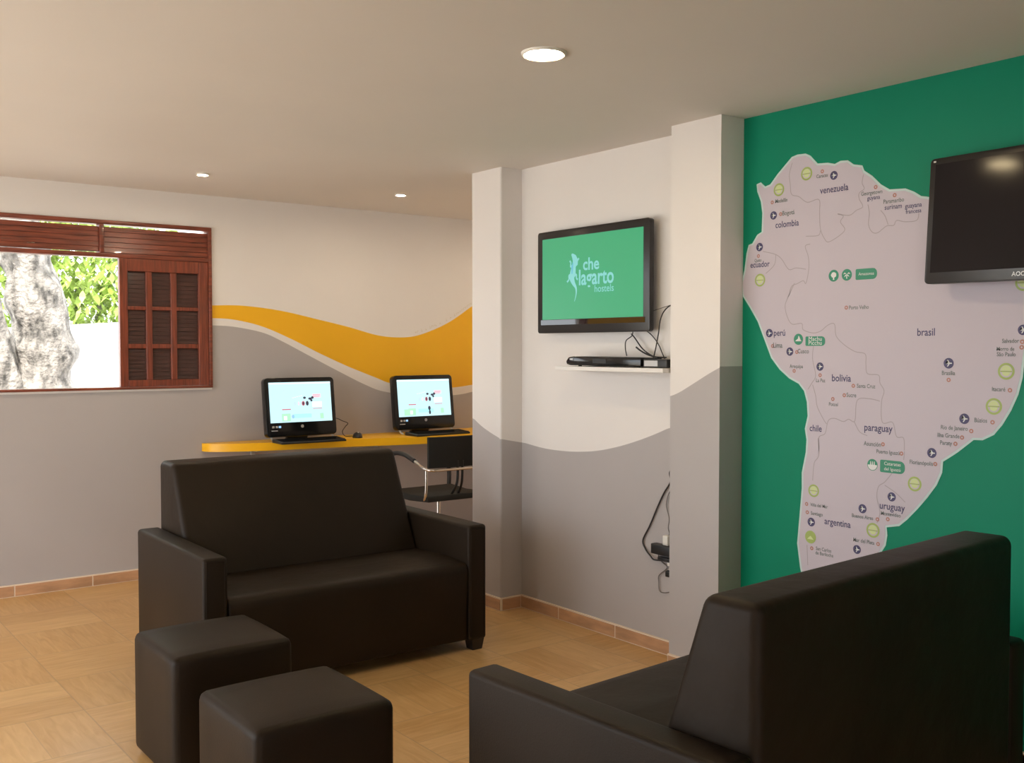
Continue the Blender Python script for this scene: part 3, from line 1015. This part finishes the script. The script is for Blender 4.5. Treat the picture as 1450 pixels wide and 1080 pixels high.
# ================================================================ OFFICE CHAIR
ch = empty('office_chair', (3.92, 6.0, 0), 0, 'black office chair with chrome arms pushed up to the desk, half hidden by the pillar', 'chair')
b = bmesh.new()
prism(b, [(-0.25, 0.505), (-0.24, 0.545), (0.0, 0.535), (0.20, 0.55), (0.27, 0.52), (0.26, 0.50), (0.0, 0.49)], 'x', -0.245, 0.245, 0.008, 2)
new_obj('seat', b, M['mesh'], ch, smooth=40)
b = bmesh.new()
n = 10
rows_ = []
for i in range(n + 1):
    u = i / n * 2 - 1
    yb_ = -0.245 - 0.035 * (1 - u * u)
    rows_.append((u * 0.235, yb_))
pts = rows_ + [(x, y_ + 0.022) for x, y_ in reversed(rows_)]
prism(b, pts, 'z', 0.735, 0.945)
new_obj('backrest', b, M['mesh'], ch, smooth=40)
b = bmesh.new()
zc = 0.725
path = [(-0.255, -0.02, zc + 0.06), (-0.262, -0.12, zc + 0.045), (-0.262, -0.22, zc + 0.01), (-0.235, -0.285, zc), (-0.15, -0.30, zc), (0.15, -0.30, zc), (0.235, -0.285, zc), (0.262, -0.22, zc + 0.01), (0.262, -0.12, zc + 0.045), (0.255, -0.02, zc + 0.06)]
tube(b, smooth_path(path, 6), 0.010, 10)
new_obj('frame', b, M['chrome'], ch)
for s in (-1, 1):
    b = bmesh.new()
    tube(b, smooth_path([(s * 0.250, -0.235, zc + 0.005), (s * 0.250, -0.235, 0.62), (s * 0.250, -0.225, 0.545), (s * 0.235, -0.19, 0.515), (s * 0.20, -0.17, 0.505)]), 0.011, 10)
    new_obj('support', b, M['chrome'], ch)
    b = bmesh.new()
    tube(b, smooth_path([(s * 0.26, -0.10, zc + 0.05), (s * 0.268, 0.02, zc + 0.085), (s * 0.27, 0.14, zc + 0.085), (s * 0.27, 0.23, zc + 0.05), (s * 0.27, 0.27, zc - 0.03), (s * 0.26, 0.25, 0.60), (s * 0.235, 0.22, 0.51)]), 0.016, 10)
    new_obj('armrest', b, M['black_m'], ch)
    b = bmesh.new()
    tube(b, smooth_path([(s * 0.03, -0.20, 0.53), (s * 0.02, -0.265, 0.63), (s * 0.02, -0.272, 0.78)]), 0.009, 8)
    new_obj('back_bar', b, M['black_m'], ch)
b = bmesh.new()
cyl(b, (0, 0, 0.31), 0.016, 0.38, 'z', 16)
new_obj('post', b, M['chrome'], ch)
b = bmesh.new()
cyl(b, (0, 0, 0.12), 0.035, 0.08, 'z', 16)
for k in range(5):
    a = 2 * PI * k / 5 + 0.3
    tube(b, [(0.02 * math.cos(a), 0.02 * math.sin(a), 0.12), (0.27 * math.cos(a), 0.27 * math.sin(a), 0.075)], 0.016, 8)
new_obj('base', b, M['black_m'], ch)
for k in range(5):
    a = 2 * PI * k / 5 + 0.3
    b = bmesh.new()
    cyl(b, (0.27 * math.cos(a), 0.27 * math.sin(a) - 0.012, 0.027), 0.027, 0.012, 'y', 16)
    cyl(b, (0.27 * math.cos(a), 0.27 * math.sin(a) + 0.012, 0.027), 0.027, 0.012, 'y', 16)
    cyl(b, (0.27 * math.cos(a), 0.27 * math.sin(a), 0.052), 0.010, 0.05, 'z', 8)
    new_obj('caster', b, M['black_m'], ch)


# ================================================================ TELEVISIONS
def television(yc, zc, w, h, bez, x, screen_mat, rz, ry, label, mount_x):
    """screen faces -X. bez = side, top, bottom bezel widths"""
    e = empty('television', (x, yc, zc), 0, label, 'television')
    e.rotation_euler = (0, ry, rz)
    b = bmesh.new()
    rr = 0.016
    pts = []
    for cy, cz, a0 in ((w / 2 - rr, -h / 2 + rr, -PI / 2), (w / 2 - rr, h / 2 - rr, 0), (-w / 2 + rr, h / 2 - rr, PI / 2), (-w / 2 + rr, -h / 2 + rr, PI)):
        for k in range(5):
            a = a0 + PI / 2 * k / 4
            pts.append((cy + rr * math.cos(a), cz + rr * math.sin(a)))
    prism(b, pts, 'x', 0.0, 0.032, 0.003, 2)
    new_obj('case', b, M['bezel'], e, smooth=40)
    sb, st, bo = bez
    b = bmesh.new()
    box(b, -0.0012, 0.001, -w / 2 + sb, w / 2 - sb, -h / 2 + bo, h / 2 - st)
    s = new_obj('screen', b, screen_mat, e)
    b = bmesh.new()
    box(b, 0.032, mount_x - x - 0.016 if rz else mount_x - x - 0.002, -0.10, 0.10, -0.10, 0.10, 0.004)
    new_obj('wall_mount', b, M['black_m'], e, smooth=40)
    return e, s


TVX = 3.62
tv, scr = television(4.060, 1.914, 0.890, 0.568, (0.044, 0.042, 0.076), TVX, M['lcd_green'], 0, 0,
                     'flat television with the green logo screen on the recess wall above the shelf', XR)


def wall_text(name, body, x, y, z, width, m, parent, bold=0.0, inv=None, sy=1.0):
    b = bmesh.new()
    t = text_mesh(body, width=width, bold=bold)
    if sy != 1.0:
        for v in t.verts:
            v.co.y *= sy
    merge(b, t, 0, on_right_wall(x, y, z))
    o = new_obj(name, b, m, parent)
    if inv is not None:
        o.matrix_parent_inverse = inv
    return o


b = bmesh.new()
box(b, -0.0012, 0.001, -0.445 + 0.03, 0.445 - 0.03, -0.284 + 0.046, -0.284 + 0.074)
new_obj('polished_strip', b, M['gloss'], tv)
inv = Matrix.Translation((-TVX, -4.060, -1.914))
LXX = TVX - 0.0022
for nm, tx, y, z, wd, bd, sy in (('logo_word', 'che', 4.050, 1.990, 0.128, 0.02, 1.0), ('logo_word', 'lagarto', 4.010, 1.918, 0.275, 0.02, 1.15), ('logo_word', 'hostels', 3.947, 1.858, 0.148, 0.005, 1.0)):
    wall_text(nm, tx, LXX, y, z, wd, M['lcd_logo'], scr, bd, inv, sy)
# lizard emblem: a tapering curved body, four bent legs
b = bmesh.new()


def ribbon(bm, pts, widths, x, mi=0):
    P = smooth_path([(p[0], p[1], 0) for p in pts], 5)
    n = len(P)
    L, R_ = [], []
    for i, p in enumerate(P):
        d = (P[min(i + 1, n - 1)] - P[max(i - 1, 0)]).normalized()
        nrm = Vector((-d.y, d.x, 0))
        f = i / (n - 1) * (len(widths) - 1)
        k = min(int(f), len(widths) - 2)
        w = widths[k] + (widths[k + 1] - widths[k]) * (f - k)
        L.append(bm.verts.new((x, (p + nrm * w / 2).x, (p + nrm * w / 2).y)))
        R_.append(bm.verts.new((x, (p - nrm * w / 2).x, (p - nrm * w / 2).y)))
    for i in range(n - 1):
        f = bm.faces.new((L[i], L[i + 1], R_[i + 1], R_[i]))
        f.material_index = mi


ribbon(b, [(4.208, 2.058), (4.188, 2.040), (4.178, 2.018), (4.190, 1.990), (4.197, 1.957), (4.205, 1.928), (4.192, 1.900), (4.172, 1.873), (4.170, 1.840), (4.184, 1.800)],
       [0.008, 0.034, 0.040, 0.034, 0.046, 0.040, 0.026, 0.014, 0.008, 0.003], LXX)
ribbon(b, [(4.190, 2.005), (4.164, 1.998), (4.160, 2.018), (4.148, 2.032)], [0.014, 0.010, 0.009, 0.012], LXX - 0.0002)
ribbon(b, [(4.192, 2.000), (4.216, 1.990), (4.214, 2.012), (4.224, 2.022)], [0.014, 0.010, 0.009, 0.012], LXX - 0.0002)
ribbon(b, [(4.200, 1.940), (4.228, 1.944), (4.230, 1.922), (4.246, 1.908)], [0.016, 0.011, 0.009, 0.012], LXX - 0.0002)
ribbon(b, [(4.196, 1.935), (4.170, 1.945), (4.168, 1.925), (4.156, 1.918)], [0.016, 0.011, 0.009, 0.012], LXX - 0.0002)
ribbon(b, [(4.196, 2.012), (4.202, 1.985), (4.204, 1.950)], [0.006, 0.014, 0.006], LXX - 0.0004, 1)
o = new_obj('lizard_emblem', b, [M['lcd_logo'], M['lcd_logo_b']], scr)
o.matrix_parent_inverse = inv

tv2, scr2 = television(1.687, 2.019, 0.870, 0.473, (0.024, 0.024, 0.042), 3.56, M['lcd_dark'], -0.097, 0.046,
                       'switched-off black television hanging over the map on the green wall', XR)
tv2.rotation_euler = (0.015, 0.046, -0.097)
b = bmesh.new()
merge(b, text_mesh('AOC', width=0.048, bold=0.015), 0, on_right_wall(3.56 - 0.0015, 1.745, 1.803))
o = new_obj('logo', b, M['silver'], tv2)
o.matrix_parent_inverse = Matrix.Translation((-3.56, -1.687, -2.019))
b = bmesh.new()
box(b, 3.5590, 3.5605, 2.098, 2.108, 2.240, 2.246)
o = new_obj('badge', b, M['silver'], tv2)
o.matrix_parent_inverse = Matrix.Translation((-3.56, -1.687, -2.019))

# ================================================================ SHELF, PLAYER, CABLES
sh = empty('wall_shelf', (3.60, 3.83, 1.432), 0, 'thin white shelf on the recess wall below the television', 'shelf')
b = bmesh.new()
box(b, -0.10, 0.0995, -0.425, 0.376, -0.004, 0.018, 0.002, 2)
new_obj('board', b, M['shelf'], sh)
pl = empty('disc_player', (3.60, 3.85, 1.450), 0, 'slim black disc player lying on the left of the white shelf', 'disc player')
b = bmesh.new()
pts = [(0.295, 0.028), (0.290, 0.012), (0.265, 0.006), (-0.27, 0.006), (-0.27, 0.050), (0.24, 0.054), (0.275, 0.048)]
prism(b, pts, 'x', -0.075, 0.075, 0.004, 2)
new_obj('case', b, M['black'], pl, smooth=40)
b = bmesh.new()
box(b, -0.0765, -0.0745, -0.02, 0.08, 0.018, 0.040)
new_obj('display', b, M['black_m'], pl)
b = bmesh.new()
box(b, -0.0775, -0.0745, 0.235, 0.262, 0.034, 0.042)
new_obj('logo', b, M['silver'], pl)
for y in (-0.22, 0.22):
    b = bmesh.new()
    cyl(b, (-0.04, y, 0.003), 0.010, 0.006, 'z', 12)
    new_obj('foot', b, M['black_m'], pl)
rb = empty('receiver_box', (3.60, 3.488, 1.450), 0, 'small black receiver box on the shelf end beside the near pillar', 'receiver')
b = bmesh.new()
box(b, -0.07, 0.07, -0.08, 0.08, 0.002, 0.042, 0.004, 2)
new_obj('case', b, M['black_m'], rb, smooth=40)
b = bmesh.new()
box(b, -0.0715, -0.0695, -0.02, 0.07, 0.008, 0.036)
new_obj('front_panel', b, M['silver'], rb)


def cable(pts, r, m, label, name='cable', group='cables on the recess wall'):
    b = bmesh.new()
    tube(b, smooth_path(pts, 7), r, 7)
    return tag(new_obj(name, b, m), label, 'cable', group)


X1 = 3.665
cable([(X1, 3.78, 1.65), (X1, 3.784, 1.612), (X1 - .01, 3.818, 1.585), (X1 - .015, 3.818, 1.545), (X1 - .02, 3.802, 1.507)], 0.0028, M['cable'],
      'short black cable curving down from the television onto the disc player')
cable([(X1, 3.79, 1.62), (X1, 3.765, 1.60), (X1 - .01, 3.70, 1.545), (X1 - .01, 3.64, 1.512), (X1 - .01, 3.60, 1.502), (X1, 3.54, 1.500)], 0.0035, M['cable'],
      'black cable slanting from below the television down to the receiver box')
cable([(X1 - .02, 3.735, 1.552), (X1 - .015, 3.71, 1.535), (X1 - .015, 3.66, 1.515), (X1 - .01, 3.60, 1.500)], 0.0045, M['cable'],
      'thick black cable end lying above the disc player beside the receiver box')
cable([(X1, 3.69, 1.64), (X1 + .02, 3.66, 1.61), (X1 + .02, 3.615, 1.565), (X1 + .02, 3.585, 1.515), (X1 + .02, 3.57, 1.494)], 0.0028, M['cable'],
      'black cable dropping from the television corner, crossing the looped one')
cable([(X1, 3.628, 1.500), (X1, 3.612, 1.555), (X1, 3.596, 1.62), (X1, 3.582, 1.69), (X1, 3.552, 1.735), (X1, 3.50, 1.760), (XR - .004, 3.43, 1.765)], 0.0032, M['cable'],
      'long black cable rising from the receiver and bending behind the near pillar')
cable([(X1 + .01, 3.66, 1.725), (X1 + .01, 3.64, 1.735), (X1 + .01, 3.58, 1.748), (XR - .004, 3.50, 1.768), (XR - .004, 3.42, 1.772)], 0.0018, M['cable_g'],
      'thin grey cable running from the television side to the near pillar')
X2 = 3.690
cable([(X2, 3.50, 0.96), (X2, 3.537, 0.927), (X2, 3.532, 0.88), (X2, 3.575, 0.82), (X2, 3.617, 0.749), (X2, 3.675, 0.64), (X2, 3.724, 0.558), (X2, 3.705, 0.513), (X2 - .01, 3.66, 0.487), (X2 - .02, 3.62, 0.475), (X2 - .02, 3.53, 0.486)], 0.0042, M['cable'],
      'long black power cable bowing out low on the recess wall by the near pillar')
cable([(X2, 3.50, 0.86), (X2, 3.537, 0.83), (X2, 3.560, 0.763), (X2, 3.540, 0.694), (X2, 3.546, 0.646), (X2, 3.538, 0.615), (X2, 3.563, 0.585), (X2 - .012, 3.566, 0.555)], 0.0024, M['cable_g'],
      'thin wavy grey cable hanging down to the upper power adapter')
cable([(X2 - .01, 3.60, 0.53), (X2, 3.612, 0.49), (X2, 3.585, 0.465), (X2, 3.552, 0.444), (X2, 3.608, 0.395), (X2, 3.610, 0.36), (X2, 3.605, 0.318), (X2, 3.575, 0.312), (X2, 3.53, 0.325)], 0.0026, M['cable_g'],
      'thin grey cable ending in a square loop below the power adapters')
pw = empty('power_adapter', (X2 - 0.012, 3.575, 0.533), 0, 'chunky black power adapter plugged in low behind the near pillar edge', 'power adapter')
b = bmesh.new()
box(b, -0.022, 0.0215, -0.075, 0.062, -0.026, 0.026, 0.006, 3)
new_obj('case', b, M['black_m'], pw, smooth=40)
b = bmesh.new()
box(b, -0.01, 0.0215, -0.045, -0.010, 0.026, 0.075, 0.004, 2)
new_obj('plug', b, M['plug'], pw, smooth=40)
ps = empty('power_strip', (X2 - 0.008, 3.545, 0.486), 0, 'flat black power strip just below the chunky adapter', 'power strip')
b = bmesh.new()
box(b, -0.014, 0.0175, -0.06, 0.055, -0.010, 0.010, 0.004, 2)
new_obj('case', b, M['black_m'], ps, smooth=40)
b = bmesh.new()
box(b, -0.006, 0.0175, -0.045, -0.005, -0.030, -0.010, 0.003, 2)
new_obj('socket', b, M['plug'], ps, smooth=40)
pg = empty('wall_plug', (X2, 3.545, 0.415), 0, 'tiny dark plug low on the recess wall beside the square cable loop', 'plug')
b = bmesh.new()
box(b, -0.012, 0.0095, -0.03, 0.010, -0.016, 0.016, 0.004, 2)
new_obj('case', b, M['black_m'], pg, smooth=40)

# ================================================================ WALL MAP
wm = empty('wall_map', (XR, 2.4, 1.2), 0, 'large pale vinyl map of South America with place names on the green wall', 'wall map')
minv = Matrix.Translation((-XR, -2.4, -1.2))


def on_map(o):
    o.parent = wm
    o.matrix_parent_inverse = minv
    return o


def inset(poly, d):
    n = len(poly)
    area = sum(poly[i][0] * poly[(i + 1) % n][1] - poly[(i + 1) % n][0] * poly[i][1] for i in range(n)) / 2
    sgn = 1 if area > 0 else -1
    out = []
    for i in range(n):
        a, p, c = Vector(poly[i - 1]), Vector(poly[i]), Vector(poly[(i + 1) % n])
        t = (c - a).normalized()
        out.append((p.x - t.y * d * sgn, p.y + t.x * d * sgn))
    return out


b = bmesh.new()
prism(b, OUTLINE, 'x', XR - 0.0015, XR - 0.0002)
on_map(new_obj('map_edge', b, M['mapedge']))
b = bmesh.new()
prism(b, inset(OUTLINE, 0.009), 'x', XR - 0.0022, XR - 0.0015)
on_map(new_obj('map_sheet', b, M['mapwhite']))
MX = XR - 0.0026
for ln in BORDERS:
    b = bmesh.new()
    ribbon(b, ln, [0.0034, 0.0034], MX)
    on_map(new_obj('country_border', b, M['mapline']))
for i, (nm, y, z, w) in enumerate(COUNTRIES):
    on_map(wall_text('country_name', nm, MX - 0.0003, y, z, w, M['purple'], None, 0.012, sy=1.15))
for nm, y, z, w in CITIES:
    on_map(wall_text('city_name', nm, MX - 0.0003, y, z, w, M['maptext'], None, 0.012, sy=1.2))


def disc(bm, x, y, z, r, mi=0, n=28):
    f = bm.faces.new([bm.verts.new((x, y + r * math.cos(2 * PI * k / n), z + r * math.sin(2 * PI * k / n))) for k in range(n)])
    f.material_index = mi


def shape(bm, x, y, z, r, pts, mi):
    t = bmesh.new()
    t.faces.new([t.verts.new((x, y - p[0] * r, z + p[1] * r)) for p in pts])
    bmesh.ops.triangulate(t, faces=t.faces)
    merge(bm, t, mi)


PLANE = [(-0.62, 0.12), (-0.05, 0.12), (-0.30, 0.62), (-0.12, 0.62), (0.22, 0.12), (0.60, 0.10), (0.70, 0.0), (0.60, -0.10), (0.22, -0.12), (-0.12, -0.62), (-0.30, -0.62), (-0.05, -0.12), (-0.62, -0.12), (-0.50, 0.0)]
for y, z, r in AIRPORTS:
    b = bmesh.new()
    disc(b, MX - 0.0003, y, z, r, 0)
    shape(b, MX - 0.0006, y, z, r, PLANE, 1)
    on_map(new_obj('airport_marker', b, [M['purple'], M['mappaper']]))
for i, (y, z, r) in enumerate(RINGS):
    b = bmesh.new()
    disc(b, MX - 0.0003, y, z, r, 0)
    disc(b, MX - 0.0006, y, z, r * 0.74, 1 if i != 8 else 0)
    top = [(math.cos(a), math.sin(a)) for a in [PI * k / 10 for k in range(11)]]
    if i != 8:
        shape(b, MX - 0.0009, y, z + r * 0.08, r * 0.62, [(p[0], p[1]) for p in top], 2)
        shape(b, MX - 0.0009, y, z - r * 0.1, r * 0.62, [(p[0] * 0.8, -p[1] * 0.75) for p in top], 2)
        shape(b, MX - 0.0012, y, z, r, [(-0.70, -0.08), (0.70, -0.08), (0.70, 0.06), (-0.70, 0.06)], 0)
    else:
        shape(b, MX - 0.0009, y, z - r * 0.35, r * 0.6, [(-1, 0), (1, 0), (0.3, 0.7), (0, 0.9), (-0.4, 0.6)], 2)
    on_map(new_obj('hostel_marker', b, [M['lime'], M['mapwhite'], M['limelight']]))
for i, (y, z, r) in enumerate(GREENS):
    b = bmesh.new()
    disc(b, MX - 0.0003, y, z, r, 0)
    if i == 0:      # tree
        shape(b, MX - 0.0006, y, z + r * 0.12, r * 0.5, [(math.cos(2 * PI * k / 14) * (1 + 0.12 * (k % 2)), math.sin(2 * PI * k / 14) * 0.95) for k in range(14)], 1)
        shape(b, MX - 0.0006, y, z, r, [(-0.10, -0.30), (-0.14, -0.70), (0.14, -0.70), (0.10, -0.30)], 1)
    elif i == 1:    # palm
        for s in (-1, 1):
            shape(b, MX - 0.0006, y, z, r, [(0, 0.10), (s * 0.40, 0.42), (s * 0.72, 0.10), (s * 0.38, 0.20)], 1)
            shape(b, MX - 0.0006, y, z, r, [(0, 0.08), (s * 0.30, -0.02), (s * 0.52, -0.38), (s * 0.20, -0.20)], 1)
        shape(b, MX - 0.0006, y, z, r, [(-0.06, 0.05), (-0.10, -0.65), (0.10, -0.65), (0.06, 0.05)], 1)
    elif i == 2:    # mountain ruins
        shape(b, MX - 0.0006, y, z, r, [(-0.68, -0.35), (0.68, -0.35), (0.45, 0.0), (0.30, 0.05), (0.15, 0.55), (0.0, 0.60), (-0.10, 0.10), (-0.35, -0.05)], 1)
    else:           # waterfall
        shape(b, MX - 0.0006, y, z, r * 0.9, [(math.cos(PI + PI * k / 10), math.sin(PI + PI * k / 10)) for k in range(11)], 1)
        for s in (-0.35, 0.0, 0.35):
            shape(b, MX - 0.0006, y, z, r, [(s - 0.10, 0.0), (s + 0.10, 0.0), (s + 0.05, 0.60), (s - 0.05, 0.60)], 1)
    on_map(new_obj('sight_marker', b, [M['mgreen'], M['mappaper']]))
for lines, y0, y1, z0, z1 in PILLS:
    b = bmesh.new()
    w, h = y0 - y1, z0 - z1
    rr = h * 0.42
    pts = []
    for cy, cz, a0 in ((-w / 2 + rr * 0.3, h / 2 - rr * 0.3, PI / 2), (-w / 2 + rr * 0.3, -h / 2 + rr * 0.3, PI), (w / 2 - rr, -h / 2 + rr, -PI / 2), (w / 2 - rr, h / 2 - rr, 0)):
        q = rr if cy > 0 else rr * 0.3
        for k in range(5):
            a = a0 + PI / 2 * k / 4
            pts.append((cy + q * math.cos(a), cz + q * math.sin(a)))
    shape(b, MX - 0.0003, (y0 + y1) / 2, (z0 + z1) / 2, 1.0, pts, 0)
    for i, s in enumerate(lines):
        zz = (z0 + z1) / 2 + (0 if len(lines) == 1 else h * (0.20 if i == 0 else -0.22))
        t = text_mesh(s, width=w * (0.72 if len(lines) == 1 else 0.66))
        merge(b, t, 1, on_right_wall(MX - 0.0007, (y0 + y1) / 2, zz))
    on_map(new_obj('sight_name', b, [M['mgreen'], M['mappaper']]))
for y, z in DOTS:
    b = bmesh.new()
    disc(b, MX - 0.0003, y, z, 0.0085, 0, 14)
    disc(b, MX - 0.0006, y, z, 0.0035, 1, 10)
    on_map(new_obj('city_dot', b, [M['mapred'], M['mapwhite']]))
